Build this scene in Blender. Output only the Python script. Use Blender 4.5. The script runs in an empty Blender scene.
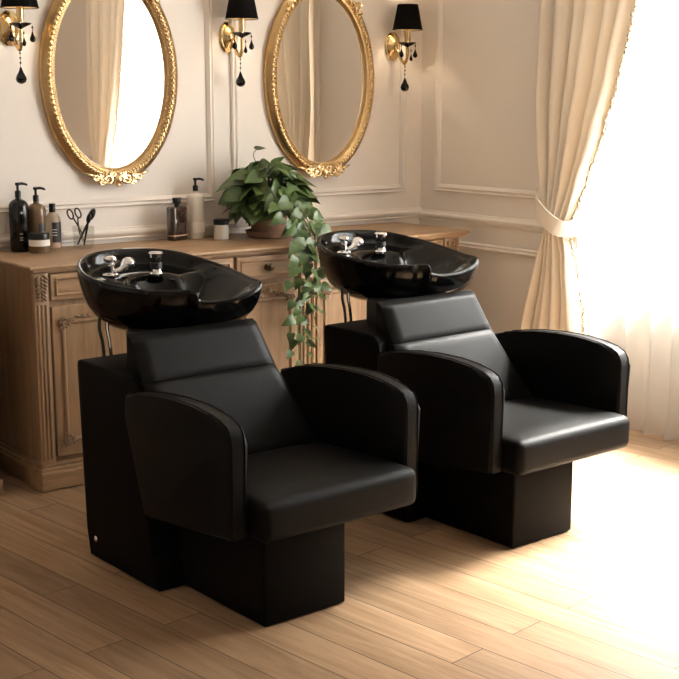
import bpy, bmesh, math, random
from mathutils import Vector, Matrix, noise
sc = bpy.context.scene
PI = math.pi
R = math.radians

# ------------------------------------------------------------------ camera
F_PX, HORIZON, CAM_H = 1260.0, 100.0, 1.57
pitch = math.atan((339.5 - HORIZON) / F_PX)
yaw = R(52.813)                                   # view direction measured from the room's +x axis
cam = bpy.data.cameras.new('camera')
cam.sensor_width = 36.0
cam.lens = F_PX / 679.0 * 36.0
cam.clip_start = 0.05
camo = bpy.data.objects.new('camera', cam)
sc.collection.objects.link(camo)
camo.location = (0, 0, CAM_H)
camo.rotation_euler = (PI / 2 - pitch, 0, yaw - PI / 2)
sc.camera = camo

# ------------------------------------------------------------------ light and exposure
world = bpy.data.worlds.new('daylight')
sc.world = world
world.use_nodes = True
bg = world.node_tree.nodes['Background']
bg.inputs['Color'].default_value = (0.95, 0.985, 1.03, 1)
bg.inputs['Strength'].default_value = 38.0

def light(name, kind, loc, energy, color, **kw):
    d = bpy.data.lights.new(name, kind)
    d.energy = energy
    d.color = color
    for k, v in kw.items():
        setattr(d, k, v)
    o = bpy.data.objects.new(name, d)
    sc.collection.objects.link(o)
    o.location = loc
    return o

sun = light('sun', 'SUN', (8, 2, 6), 290.0, (1.0, 0.97, 0.92), angle=R(24))
sun.rotation_euler = Vector((-0.60, 0.0, -0.80)).to_track_quat('-Z', 'Y').to_euler()
portal = light('window_portal', 'AREA', (4.99, 2.80, 1.62), 1.0, (1, 1, 1), shape='RECTANGLE', size=2.0, size_y=2.3)
portal.rotation_euler = Vector((-1, 0, 0)).to_track_quat('-Z', 'Z').to_euler()
portal.data.cycles.is_portal = True

vs = sc.view_settings
vs.view_transform = 'Standard'
vs.look = 'None'
vs.gamma = 1.0
vs.use_curve_mapping = False
vs.exposure = -0.62
sc.cycles.use_denoising = True
sc.cycles.max_bounces = 12
sc.cycles.diffuse_bounces = 8
sc.cycles.sample_clamp_indirect = 8.0

# ------------------------------------------------------------------ helpers
COL = sc.collection

def link(o, parent=None):
    COL.objects.link(o)
    if parent is not None:
        o.parent = parent
    return o

def finish(name, bm, mat, parent=None, smooth=False, angle=35):
    me = bpy.data.meshes.new(name)
    bmesh.ops.recalc_face_normals(bm, faces=bm.faces)
    bm.to_mesh(me)
    bm.free()
    if mat is not None:
        for m in (mat if isinstance(mat, (list, tuple)) else [mat]):
            me.materials.append(m)
    if smooth:
        for p in me.polygons:
            p.use_smooth = True
        if angle < 180:
            me.set_sharp_from_angle(angle=R(angle))
    return link(bpy.data.objects.new(name, me), parent)

def tag(o, label=None, cat=None, group=None, kind=None):
    if label: o['label'] = label
    if cat: o['category'] = cat
    if group: o['group'] = group
    if kind: o['kind'] = kind
    return o

def thing(name, label, cat, loc=(0, 0, 0), rz=0.0, group=None):
    o = bpy.data.objects.new(name, None)
    o.empty_display_size = 0.1
    COL.objects.link(o)
    o.location = loc
    o.rotation_euler = (0, 0, rz)
    return tag(o, label, cat, group)

def dup(o, parent=None):
    c = o.copy()
    COL.objects.link(c)
    if parent is not None:
        c.parent = parent
    for ch in list(o.children):
        dup(ch, c)
    return c

def B(bm, x0, x1, y0, y1, z0, z1, bev=0.0, seg=2):
    vs_ = [bm.verts.new(p) for p in ((x0, y0, z0), (x1, y0, z0), (x1, y1, z0), (x0, y1, z0),
                                     (x0, y0, z1), (x1, y0, z1), (x1, y1, z1), (x0, y1, z1))]
    fs = [bm.faces.new([vs_[i] for i in q]) for q in
          ((0, 3, 2, 1), (4, 5, 6, 7), (0, 1, 5, 4), (1, 2, 6, 5), (2, 3, 7, 6), (3, 0, 4, 7))]
    if bev > 0:
        es = list({e for f in fs for e in f.edges})
        bmesh.ops.bevel(bm, geom=es, offset=bev, segments=seg, profile=0.5, affect='EDGES')
    return bm

def lathe(bm, prof, cx=0, cy=0, cz=0, n=32, sx=1.0, sy=1.0, cap=True):
    rings = []
    for r, z in prof:
        if r < 1e-5:
            rings.append([bm.verts.new((cx, cy, cz + z))])
        else:
            rings.append([bm.verts.new((cx + r * sx * math.cos(2 * PI * i / n), cy + r * sy * math.sin(2 * PI * i / n), cz + z)) for i in range(n)])
    for a, b in zip(rings[:-1], rings[1:]):
        for i in range(n):
            j = (i + 1) % n
            if len(a) == 1 and len(b) == 1: continue
            if len(a) == 1: bm.faces.new((a[0], b[i], b[j]))
            elif len(b) == 1: bm.faces.new((a[i], a[j], b[0]))
            else: bm.faces.new((a[i], a[j], b[j], b[i]))
    if cap:
        if len(rings[0]) > 1: bm.faces.new(rings[0][::-1])
        if len(rings[-1]) > 1: bm.faces.new(rings[-1])
    return bm

def catmull(pts, n=8, closed=False):
    pts = [Vector(p) for p in pts]
    N = len(pts)
    out = []
    segs = N if closed else N - 1
    for i in range(segs):
        if closed:
            p0, p1, p2, p3 = pts[(i - 1) % N], pts[i], pts[(i + 1) % N], pts[(i + 2) % N]
        else:
            p0, p1, p2, p3 = pts[max(i - 1, 0)], pts[i], pts[i + 1], pts[min(i + 2, N - 1)]
        for k in range(n):
            t = k / n
            out.append(0.5 * (2 * p1 + (p2 - p0) * t + (2 * p0 - 5 * p1 + 4 * p2 - p3) * t * t + (3 * p1 - p0 - 3 * p2 + p3) * t ** 3))
    if not closed:
        out.append(pts[-1])
    return out

def tube(bm, pts, r, n=8, closed=False, caps=True):
    pts = [Vector(p) for p in pts]
    N = len(pts)
    if isinstance(r, (list, tuple)):
        rr = []
        for i in range(N):
            q = i * (len(r) - 1) / (N - 1); k = min(int(q), len(r) - 2)
            rr.append(r[k] + (r[k + 1] - r[k]) * (q - k))
    else:
        rr = [r] * N
    rings = []
    up = None
    for i, p in enumerate(pts):
        if closed:
            t = pts[(i + 1) % N] - pts[i - 1]
        else:
            t = pts[min(i + 1, N - 1)] - pts[max(i - 1, 0)]
        if t.length < 1e-9: t = Vector((0, 0, 1))
        t.normalize()
        if up is None:
            up = t.orthogonal().normalized()
        up = (up - t * up.dot(t))
        if up.length < 1e-6: up = t.orthogonal()
        up.normalize()
        s = t.cross(up)
        rings.append([bm.verts.new(p + (up * math.cos(2 * PI * k / n) + s * math.sin(2 * PI * k / n)) * rr[i]) for k in range(n)])
    M = N if closed else N - 1
    for i in range(M):
        a, b = rings[i], rings[(i + 1) % N]
        for k in range(n):
            bm.faces.new((a[k], a[(k + 1) % n], b[(k + 1) % n], b[k]))
    if caps and not closed:
        bm.faces.new(rings[0][::-1])
        bm.faces.new(rings[-1])
    return bm

def ball(bm, c, r, sub=2, scale=(1, 1, 1), rot=None):
    m = Matrix.Translation(Vector(c))
    if rot is not None: m = m @ rot
    m = m @ Matrix.Diagonal((*[r * s for s in scale], 1))
    bmesh.ops.create_icosphere(bm, subdivisions=sub, radius=1.0, matrix=m)
    return bm

def ext_profile(bm, prof, u0, u1, bev=0.0, seg=3):
    """closed (v,z) outline extruded along u"""
    a = [bm.verts.new((u0, v, z)) for v, z in prof]
    b = [bm.verts.new((u1, v, z)) for v, z in prof]
    n = len(prof)
    f0 = bm.faces.new(a)
    f1 = bm.faces.new(b[::-1])
    for i in range(n):
        j = (i + 1) % n
        bm.faces.new((a[i], b[i], b[j], a[j]))
    if bev > 0:
        es = list(f0.edges) + list(f1.edges)
        bmesh.ops.bevel(bm, geom=es, offset=bev, segments=seg, profile=0.5, affect='EDGES')
    return bm

# ------------------------------------------------------------------ materials
def new_mat(name):
    m = bpy.data.materials.new(name)
    m.use_nodes = True
    nt = m.node_tree
    return m, nt, nt.nodes['Principled BSDF']

def mat(name, col, rough=0.5, metal=0.0, bump=0.0, bscale=200.0, var=0.0, vscale=6.0, coat=0.0, spec=None, trans=0.0, ior=None, emit=None, emit_s=0.0, rvar=0.0):
    m, nt, b = new_mat(name)
    b.inputs['Base Color'].default_value = (*col, 1)
    b.inputs['Roughness'].default_value = rough
    b.inputs['Metallic'].default_value = metal
    if coat:
        b.inputs['Coat Weight'].default_value = coat
        b.inputs['Coat Roughness'].default_value = 0.05
    if spec is not None: b.inputs['Specular IOR Level'].default_value = spec
    if trans: b.inputs['Transmission Weight'].default_value = trans
    if ior: b.inputs['IOR'].default_value = ior
    if emit:
        b.inputs['Emission Color'].default_value = (*emit, 1)
        b.inputs['Emission Strength'].default_value = emit_s
    tc = nt.nodes.new('ShaderNodeTexCoord')
    if bump:
        n = nt.nodes.new('ShaderNodeTexNoise')
        n.inputs['Scale'].default_value = bscale
        n.inputs['Detail'].default_value = 3
        nt.links.new(tc.outputs['Object'], n.inputs['Vector'])
        bp = nt.nodes.new('ShaderNodeBump')
        bp.inputs['Strength'].default_value = bump
        bp.inputs['Distance'].default_value = 0.002
        nt.links.new(n.outputs['Fac'], bp.inputs['Height'])
        nt.links.new(bp.outputs['Normal'], b.inputs['Normal'])
    if var:
        n = nt.nodes.new('ShaderNodeTexNoise')
        n.inputs['Scale'].default_value = vscale
        n.inputs['Detail'].default_value = 4
        nt.links.new(tc.outputs['Object'], n.inputs['Vector'])
        mx = nt.nodes.new('ShaderNodeMix')
        mx.data_type = 'RGBA'
        mx.inputs['A'].default_value = (*[c * (1 - var) for c in col], 1)
        mx.inputs['B'].default_value = (*[min(1, c * (1 + var)) for c in col], 1)
        nt.links.new(n.outputs['Fac'], mx.inputs['Factor'])
        nt.links.new(mx.outputs['Result'], b.inputs['Base Color'])
    return m

def wood_mat(name, c_dark, c_light, rough, axis='X', scale=1.0, bump=0.15):
    m, nt, b = new_mat(name)
    tc = nt.nodes.new('ShaderNodeTexCoord')
    mp = nt.nodes.new('ShaderNodeMapping')
    sc_ = {'X': (1.2, 14, 14), 'Y': (14, 1.2, 14), 'Z': (14, 14, 1.2)}[axis]
    mp.inputs['Scale'].default_value = [s * scale for s in sc_]
    n = nt.nodes.new('ShaderNodeTexNoise')
    n.inputs['Scale'].default_value = 2.2
    n.inputs['Detail'].default_value = 7
    n.inputs['Roughness'].default_value = 0.62
    n.inputs['Distortion'].default_value = 0.6
    rp = nt.nodes.new('ShaderNodeValToRGB')
    rp.color_ramp.elements[0].position = 0.30
    rp.color_ramp.elements[1].position = 0.68
    rp.color_ramp.elements[0].color = (*c_dark, 1)
    rp.color_ramp.elements[1].color = (*c_light, 1)
    bp = nt.nodes.new('ShaderNodeBump')
    bp.inputs['Strength'].default_value = bump
    bp.inputs['Distance'].default_value = 0.002
    L = nt.links.new
    L(tc.outputs['Object'], mp.inputs['Vector']); L(mp.outputs['Vector'], n.inputs['Vector'])
    L(n.outputs['Fac'], rp.inputs['Fac']); L(rp.outputs['Color'], b.inputs['Base Color'])
    L(n.outputs['Fac'], bp.inputs['Height']); L(bp.outputs['Normal'], b.inputs['Normal'])
    b.inputs['Roughness'].default_value = rough
    return m

def floor_mat():
    m, nt, b = new_mat('oak_planks')
    L = nt.links.new
    tc = nt.nodes.new('ShaderNodeTexCoord')
    mp = nt.nodes.new('ShaderNodeMapping')
    mp.inputs['Rotation'].default_value = (0, 0, R(-97.5))
    mp.inputs['Location'].default_value = (0.35, 0.055, 0)
    L(tc.outputs['Object'], mp.inputs['Vector'])
    br = nt.nodes.new('ShaderNodeTexBrick')
    br.offset = 0.37
    br.inputs['Scale'].default_value = 1.0
    br.inputs['Brick Width'].default_value = 1.25
    br.inputs['Row Height'].default_value = 0.140
    br.inputs['Mortar Size'].default_value = 0.0017
    br.inputs['Mortar Smooth'].default_value = 0.1
    br.inputs['Bias'].default_value = 0.0
    br.inputs['Color1'].default_value = (0.0, 0.0, 0.0, 1)
    br.inputs['Color2'].default_value = (1.0, 1.0, 1.0, 1)
    br.inputs['Mortar'].default_value = (0.5, 0.5, 0.5, 1)
    L(mp.outputs['Vector'], br.inputs['Vector'])
    # offset grain per plank
    sep = nt.nodes.new('ShaderNodeVectorMath'); sep.operation = 'MULTIPLY_ADD'
    sep.inputs[1].default_value = (17.0, 9.0, 5.0)
    L(br.outputs['Color'], sep.inputs[0]); L(mp.outputs['Vector'], sep.inputs[2])
    mp2 = nt.nodes.new('ShaderNodeMapping')
    mp2.inputs['Scale'].default_value = (0.9, 11, 1)
    L(sep.outputs['Vector'], mp2.inputs['Vector'])
    n = nt.nodes.new('ShaderNodeTexNoise')
    n.inputs['Scale'].default_value = 1.6
    n.inputs['Detail'].default_value = 8
    n.inputs['Roughness'].default_value = 0.62
    n.inputs['Distortion'].default_value = 1.4
    L(mp2.outputs['Vector'], n.inputs['Vector'])
    rp = nt.nodes.new('ShaderNodeValToRGB')
    rp.color_ramp.elements[0].position = 0.30
    rp.color_ramp.elements[1].position = 0.70
    rp.color_ramp.elements[0].color = (0.205, 0.122, 0.064, 1)
    rp.color_ramp.elements[1].color = (0.360, 0.240, 0.146, 1)
    L(n.outputs['Fac'], rp.inputs['Fac'])
    hs = nt.nodes.new('ShaderNodeHueSaturation')
    mr = nt.nodes.new('ShaderNodeMapRange')
    mr.inputs['To Min'].default_value = 0.82
    mr.inputs['To Max'].default_value = 1.14
    L(br.outputs['Color'], mr.inputs['Value']); L(mr.outputs['Result'], hs.inputs['Value'])
    L(rp.outputs['Color'], hs.inputs['Color'])
    mx = nt.nodes.new('ShaderNodeMix'); mx.data_type = 'RGBA'
    mx.inputs['B'].default_value = (0.05, 0.028, 0.015, 1)
    L(br.outputs['Fac'], mx.inputs['Factor']); L(hs.outputs['Color'], mx.inputs['A'])
    L(mx.outputs['Result'], b.inputs['Base Color'])
    b.inputs['Roughness'].default_value = 0.45
    b.inputs['Specular IOR Level'].default_value = 0.22
    bp = nt.nodes.new('ShaderNodeBump')
    bp.inputs['Strength'].default_value = 0.25
    bp.inputs['Distance'].default_value = 0.002
    iv = nt.nodes.new('ShaderNodeMath'); iv.operation = 'MULTIPLY_ADD'
    iv.inputs[1].default_value = -1.0
    L(br.outputs['Fac'], iv.inputs[0]); L(n.outputs['Fac'], iv.inputs[2])
    L(iv.outputs['Value'], bp.inputs['Height']); L(bp.outputs['Normal'], b.inputs['Normal'])
    return m

def fabric_mat(name, col, translucent, transparent=0.0, weave=900.0):
    m, nt, b = new_mat(name)
    nt.nodes.remove(b)
    L = nt.links.new
    out = nt.nodes['Material Output']
    d = nt.nodes.new('ShaderNodeBsdfDiffuse'); d.inputs['Color'].default_value = (*col, 1)
    t = nt.nodes.new('ShaderNodeBsdfTranslucent'); t.inputs['Color'].default_value = (*col, 1)
    mx = nt.nodes.new('ShaderNodeMixShader'); mx.inputs['Fac'].default_value = translucent
    L(d.outputs[0], mx.inputs[1]); L(t.outputs[0], mx.inputs[2])
    tc = nt.nodes.new('ShaderNodeTexCoord')
    n = nt.nodes.new('ShaderNodeTexNoise'); n.inputs['Scale'].default_value = weave
    bp = nt.nodes.new('ShaderNodeBump'); bp.inputs['Strength'].default_value = 0.15; bp.inputs['Distance'].default_value = 0.001
    L(tc.outputs['Object'], n.inputs['Vector']); L(n.outputs['Fac'], bp.inputs['Height']); L(bp.outputs['Normal'], d.inputs['Normal'])
    last = mx
    if transparent > 0:
        tr = nt.nodes.new('ShaderNodeBsdfTransparent')
        m2 = nt.nodes.new('ShaderNodeMixShader'); m2.inputs['Fac'].default_value = transparent
        L(mx.outputs[0], m2.inputs[1]); L(tr.outputs[0], m2.inputs[2])
        last = m2
    L(last.outputs[0], out.inputs['Surface'])
    return m

M = {}
M['wall'] = mat('cream_plaster', (0.76, 0.712, 0.655), 0.62, bump=0.05, bscale=60, var=0.02, vscale=2)
M['trim'] = mat('cream_paint', (0.77, 0.722, 0.665), 0.5)
M['ceiling'] = mat('white_plaster', (0.80, 0.77, 0.72), 0.7)
M['floor'] = floor_mat()
M['oak'] = wood_mat('sideboard_wood', (0.232, 0.136, 0.070), (0.362, 0.232, 0.128), 0.42, 'Z')
M['oak_h'] = wood_mat('sideboard_wood_horizontal', (0.232, 0.136, 0.070), (0.362, 0.232, 0.128), 0.40, 'X')
M['carve'] = mat('carved_dark_wood', (0.25, 0.160, 0.092), 0.34, var=0.25, vscale=60)
M['bronze'] = mat('dark_bronze', (0.10, 0.065, 0.035), 0.35, metal=0.9)
M['leather'] = mat('black_leather', (0.0042, 0.0040, 0.0038), 0.47, bump=0.22, bscale=420, spec=0.09)
M['panel'] = mat('black_vinyl_panel', (0.0040, 0.0037, 0.0034), 0.5, bump=0.12, bscale=420, spec=0.05)
M['seam'] = mat('black_thread', (0.004, 0.004, 0.004), 0.7)
M['basin'] = mat('black_gloss_basin', (0.0025, 0.0025, 0.0025), 0.08, spec=0.22)
M['rubber'] = mat('black_rubber', (0.012, 0.012, 0.012), 0.5)
M['chrome'] = mat('polished_chrome', (0.82, 0.82, 0.83), 0.08, metal=1.0)
M['gold'] = mat('antique_gold', (0.47, 0.315, 0.145), 0.32, metal=1.0, bump=0.25, bscale=90, var=0.18, vscale=25)
M['gold_leaf'] = mat('bright_gold_leaf', (0.76, 0.58, 0.33), 0.26, metal=1.0, bump=0.2, bscale=150)
M['brass'] = mat('polished_brass', (0.62, 0.46, 0.24), 0.22, metal=1.0)
M['mirror'] = mat('mirror_silver', (0.90, 0.89, 0.87), 0.005, metal=1.0)
M['shade'] = mat('black_silk_shade', (0.0045, 0.004, 0.0036), 0.85, bump=0.2, bscale=500, spec=0.08)
M['shade_in'] = mat('gold_shade_lining', (0.16, 0.12, 0.07), 0.6)
M['crystal'] = mat('black_crystal', (0.002, 0.002, 0.002), 0.06, spec=0.25)
M['bulb'] = mat('lit_bulb', (1, 0.8, 0.5), 0.4, emit=(1.0, 0.66, 0.32), emit_s=25)
M['curtain'] = fabric_mat('cream_curtain_fabric', (0.80, 0.735, 0.64), 0.10)
M['lace'] = mat('gold_lace_braid', (0.60, 0.51, 0.36), 0.6, var=0.5, vscale=90)
M['sheer'] = fabric_mat('white_sheer_voile', (0.66, 0.65, 0.63), 0.60, 0.40)
M['window_white'] = mat('white_window_paint', (0.80, 0.77, 0.72), 0.4)
M['glass'] = None
M['black_plastic'] = mat('black_plastic', (0.004, 0.004, 0.004), 0.30, spec=0.25)
M['black_bottle'] = mat('black_glossy_bottle', (0.003, 0.003, 0.003), 0.14, spec=0.35)
M['amber'] = mat('amber_bottle', (0.130, 0.080, 0.045), 0.14, spec=0.4, var=0.15, vscale=10)
M['amber_dark'] = mat('dark_smoked_bottle', (0.045, 0.026, 0.018), 0.10, coat=0.8)
M['clear_amber'] = mat('pale_amber_bottle', (0.62, 0.52, 0.40), 0.10, trans=0.55, ior=1.3)
M['white_plastic'] = mat('ivory_bottle', (0.72, 0.68, 0.61), 0.22, coat=0.4)
M['label_white'] = mat('white_label', (0.80, 0.76, 0.70), 0.5)
M['label_pink'] = mat('dusty_pink_label', (0.42, 0.27, 0.20), 0.5)
M['label_black'] = mat('black_label', (0.010, 0.009, 0.009), 0.4)
M['print'] = mat('pale_print', (0.62, 0.60, 0.56), 0.5)
M['terracotta'] = mat('brown_terracotta', (0.20, 0.105, 0.065), 0.6, bump=0.2, bscale=80, var=0.2)
M['soil'] = mat('dark_soil', (0.03, 0.02, 0.013), 0.9, bump=0.8, bscale=120)
M['leaf'] = mat('green_leaf', (0.052, 0.092, 0.022), 0.40, var=0.55, vscale=9)
M['stem'] = mat('green_stem', (0.09, 0.11, 0.03), 0.5)

def glass_mat():
    m, nt, b = new_mat('clear_glass')
    nt.nodes.remove(b)
    g = nt.nodes.new('ShaderNodeBsdfGlossy'); g.inputs['Roughness'].default_value = 0.02
    t = nt.nodes.new('ShaderNodeBsdfTransparent'); t.inputs['Color'].default_value = (0.97, 0.97, 0.96, 1)
    fr = nt.nodes.new('ShaderNodeValue'); fr.outputs[0].default_value = 0.07
    mx = nt.nodes.new('ShaderNodeMixShader')
    nt.links.new(fr.outputs[0], mx.inputs['Fac']); nt.links.new(t.outputs[0], mx.inputs[1]); nt.links.new(g.outputs[0], mx.inputs[2])
    nt.links.new(mx.outputs[0], nt.nodes['Material Output'].inputs['Surface'])
    return m
M['glass'] = glass_mat()

# ------------------------------------------------------------------ room shell
WX, WY = 4.54, 5.25            # right wall, mirror wall
X0, Y0, CEIL = -1.3, -1.1, 2.85
RX = 4.90                      # window wall at the back of the window recess
JY0, JY1 = 1.60, 4.10          # recess jambs

def struct(name, bm, m, parent=None):
    o = finish(name, bm, m, parent)
    if parent is None: o['kind'] = 'structure'
    return o

bm = bmesh.new(); B(bm, X0 - .15, RX + .20, Y0 - .15, WY + .15, -.12, 0); struct('floor', bm, M['floor'])
bm = bmesh.new(); B(bm, X0 - .15, RX + .20, Y0 - .15, WY + .15, CEIL, CEIL + .12); struct('ceiling', bm, M['ceiling'])
bm = bmesh.new(); B(bm, X0 - .15, RX + .20, WY, WY + .15, 0, CEIL); struct('wall_back', bm, M['wall'])
bm = bmesh.new(); B(bm, X0 - .15, X0, Y0, WY, 0, CEIL); struct('wall_left', bm, M['wall'])
bm = bmesh.new(); B(bm, X0 - .15, RX + .20, Y0 - .15, Y0, 0, CEIL); struct('wall_front', bm, M['wall'])
bm = bmesh.new()
B(bm, WX, RX + .20, JY1, WY, 0, CEIL)                 # pier by the corner
B(bm, WX, RX + .20, Y0, JY0, 0, CEIL)                 # pier towards the room's near end
B(bm, WX, RX + .20, JY0, JY1, 2.78, CEIL)             # head over the recess
B(bm, RX, RX + .20, JY0, JY1, 0, 0.80)                # sill wall
struct('wall_right', bm, M['wall'])

# window: frame with mullions and panes
win = bpy.data.objects.new('window_1', None); COL.objects.link(win); win['kind'] = 'structure'
win['label'] = 'tall bright window behind the sheer curtain'
bm = bmesh.new()
wz0, wz1 = 0.80, 2.78
B(bm, RX + .02, RX + .10, JY0, JY1, wz0, wz0 + .06)
B(bm, RX + .02, RX + .10, JY0, JY1, wz1 - .06, wz1)
for k in range(4):
    yy = JY0 + (JY1 - JY0) * k / 3
    a = max(JY0, yy - .03); b_ = min(JY1, yy + .03)
    B(bm, RX + .02, RX + .10, a, b_, wz0 + .06, wz1 - .06)
finish('window_frame', bm, M['window_white'], win)
bm = bmesh.new(); B(bm, RX - .06, RX + .02, JY0 + .002, JY1 - .002, wz0, wz0 + .03, .004); finish('window_sill', bm, M['window_white'], win)
for k in range(3):
    ya = JY0 + (JY1 - JY0) * k / 3 + .03; yb = JY0 + (JY1 - JY0) * (k + 1) / 3 - .03
    bm = bmesh.new(); B(bm, RX + .055, RX + .061, ya, yb, wz0 + .06, wz1 - .06); finish('pane', bm, M['glass'], win)

# moldings -- profile frames on a wall.  to3(a, z, d): along-wall, height, stand-off
back3 = lambda a, z, d: (a, WY - d, z)
right3 = lambda a, z, d: (WX - d, a, z)
PROF = [(0, 0), (0, .012), (.006, .018), (.012, .013), (.017, .013), (.024, .020), (.031, .013), (.036, .008), (.040, 0)]

def panel_frame(name, to3, a0, a1, z0, z1):
    bm = bmesh.new()
    loops = []
    for (w, d) in PROF:
        loops.append([bm.verts.new(to3(a, z, d)) for a, z in ((a0 + w, z0 + w), (a1 - w, z0 + w), (a1 - w, z1 - w), (a0 + w, z1 - w))])
    for p, q in zip(loops[:-1], loops[1:]):
        for i in range(4):
            j = (i + 1) % 4
            bm.faces.new((p[i], p[j], q[j], q[i]))
    return struct(name, bm, M['trim'])

def rail(name, to3, a0, a1, z0, prof):
    bm = bmesh.new()
    A = [bm.verts.new(to3(a0, z0 + z, d)) for d, z in prof]
    Bv = [bm.verts.new(to3(a1, z0 + z, d)) for d, z in prof]
    for i in range(len(prof) - 1):
        bm.faces.new((A[i], A[i + 1], Bv[i + 1], Bv[i]))
    bm.faces.new(A); bm.faces.new(Bv[::-1])
    return struct(name, bm, M['trim'])

CH = [(0, 0), (.010, .002), (.014, .010), (.012, .016), (.022, .022), (.030, .032), (.030, .040), (.022, .046), (.012, .050), (.010, .056), (0, .058)]
panel_frame('trim_1', back3, 0.60, 3.222, 1.088, 2.52)
panel_frame('trim_2', back3, 3.322, 4.425, 1.082, 2.52)
panel_frame('trim_3', right3, 4.24, 5.125, 1.090, 2.52)
panel_frame('trim_4', right3, 4.24, 5.125, 0.20, 0.835)
rail('trim_5', back3, X0, WX, 0.935, CH)
rail('trim_6', right3, JY1, WY, 0.925, CH)
panel_frame('trim_7', right3, -0.60, 1.45, 1.09, 2.52)
rail('trim_8', right3, Y0, JY0, 0.925, CH)
BB = [(0, 0), (.016, 0), (.016, .085), (.010, .100), (.006, .112), (0, .115)]
rail('baseboard_back', back3, X0, WX, 0.0, BB)
rail('baseboard_right', right3, JY1, WY, 0.0, BB)

# ------------------------------------------------------------------ sideboard
SF = 4.69                     # face of the sideboard
sb = thing('sideboard', 'long carved wooden sideboard along the mirror wall behind both chairs', 'sideboard', (0, 0, 0))
SX0, SX1 = 2.022, 4.318
bm = bmesh.new(); B(bm, SX0 + .012, SX1 - .012, SF + .012, 5.225, .105, .892); finish('carcass', bm, M['oak'], sb)
bm = bmesh.new()
B(bm, SX0 - .015, SX1 + .015, SF - .048, 5.228, 0, .080, .008)
B(bm, SX0 - .008, SX1 + .008, SF - .038, 5.228, .080, .094, .004)
B(bm, SX0 + .002, SX1 - .002, SF - .026, 5.228, .094, .106, .003)
finish('plinth', bm, M['oak_h'], sb)
bm = bmesh.new()
TOPX0, TOPX1 = 2.03, 4.455
B(bm, TOPX0 - .028, 4.360, SF - .036, 5.238, .909, .925, .006, 3)
B(bm, TOPX0 - .012, 4.346, SF - .026, 5.236, .898, .910, .004, 2)
B(bm, TOPX0 + .004, 4.336, SF - .014, 5.234, .890, .899, .003, 2)
finish('top', bm, M['oak_h'], sb)

def frame_rect(bm, x0, x1, z0, z1, w, y, d, rnd=.0):
    """picture-frame moulding on the face plane y (towards -y by d)"""
    pr = [(0, 0), (0, d), (w * .35, d * 1.25), (w * .7, d * .8), (w, 0)]
    loops = []
    for (ww, dd) in pr:
        loops.append([bm.verts.new((x, y - dd, z)) for x, z in ((x0 + ww, z0 + ww), (x1 - ww, z0 + ww), (x1 - ww, z1 - ww), (x0 + ww, z1 - ww))])
    for p, q in zip(loops[:-1], loops[1:]):
        for i in range(4):
            j = (i + 1) % 4
            bm.faces.new((p[i], p[j], q[j], q[i]))

def spiral(bm, c, r0, turns, sgn, y, rt, a0=0.0):
    pts = []
    n = int(20 * turns)
    for i in range(n + 1):
        t = i / n
        a = a0 + sgn * turns * 2 * PI * t
        r = r0 * (1 - .85 * t)
        pts.append((c[0] + r * math.cos(a), y - .004 * t, c[1] + r * math.sin(a)))
    tube(bm, pts, [rt * (1 - .4 * i / n) for i in range(n + 1)], 6)

def corner_scroll(bm, x, z, sx, sz, y, k=1.0):
    spiral(bm, (x + sx * .022 * k, z + sz * .022 * k), .022 * k, 1.6, sx * sz, y, .0055 * k, PI if sx > 0 else 0)
    spiral(bm, (x + sx * .010 * k, z + sz * .045 * k), .012 * k, 1.2, -sx * sz, y, .004 * k)
    spiral(bm, (x + sx * .048 * k, z + sz * .010 * k), .012 * k, 1.2, sx * sz, y, .004 * k)
    for a in range(4):
        ang = a * .42 + .1
        ball(bm, (x + sx * .036 * k * math.cos(ang) + sx * .010 * k, y - .003, z + sz * .036 * k * math.sin(ang) + sz * .010 * k), .0085 * k, 1, (1.2, .6, .7))

def door(x0, x1):
    bm = bmesh.new()
    B(bm, x0, x1, SF - .012, SF + .012, .128, .752, .004)
    d = finish('door', bm, M['oak'], sb)
    bm = bmesh.new()
    m_ = .040
    frame_rect(bm, x0 + m_, x1 - m_, .190, .690, .016, SF - .012, .008)
    finish('panel_molding', bm, M['oak'], d, True, 40)
    bm = bmesh.new()
    y = SF - .022
    for sx, xx in ((1, x0 + m_ - .014), (-1, x1 - m_ + .014)):
        corner_scroll(bm, xx, .706, sx, -1, y)
        bl = bmesh.new(); corner_scroll(bl, xx, .176, sx, 1, y); finish('carved_corner', bl, M['carve'], d, True, 180)
    # leaf spray along the upper edge
    nx = (x0 + x1) / 2
    half = (x1 - x0) / 2 - m_ - .030
    for s in (-1, 1):
        for k in range(7):
            t = k / 6
            xx = nx + s * (.012 + half * t)
            zz = .700 + .022 * (1 - t) ** 2 + .006 * math.sin(k * 2.2)
            rot = Matrix.Rotation(s * (-.7 + .5 * t), 4, 'Y')
            ball(bm, (xx, y, zz), .013, 1, (1.1, .45, .42), rot)
    ball(bm, (nx, y, .728), .014, 2, (.8, .6, 1.1))
    finish('carved_spray', bm, M['carve'], d, True, 180)
    return d

def drawer(x0, x1, knob=True):
    bm = bmesh.new()
    B(bm, x0, x1, SF - .012, SF + .012, .776, .886, .004)
    d = finish('drawer', bm, M['oak_h'], sb)
    bm = bmesh.new()
    frame_rect(bm, x0 + .020, x1 - .020, .796, .868, .010, SF - .012, .006)
    finish('panel_molding', bm, M['oak_h'], d, True, 40)
    if knob:
        bm = bmesh.new()
        prof = [(0, 0), (.020, 0), (.020, .004), (.010, .006), (.008, .014), (.014, .020), (.017, .027), (.014, .033), (.006, .036), (0, .037)]
        lathe(bm, prof, n=20, cap=False)
        bmesh.ops.transform(bm, matrix=Matrix.Translation(((x0 + x1) / 2, SF - .012, .832)) @ Matrix.Rotation(PI / 2, 4, 'X'), verts=bm.verts)
        finish('knob', bm, M['bronze'], d, True)

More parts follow.
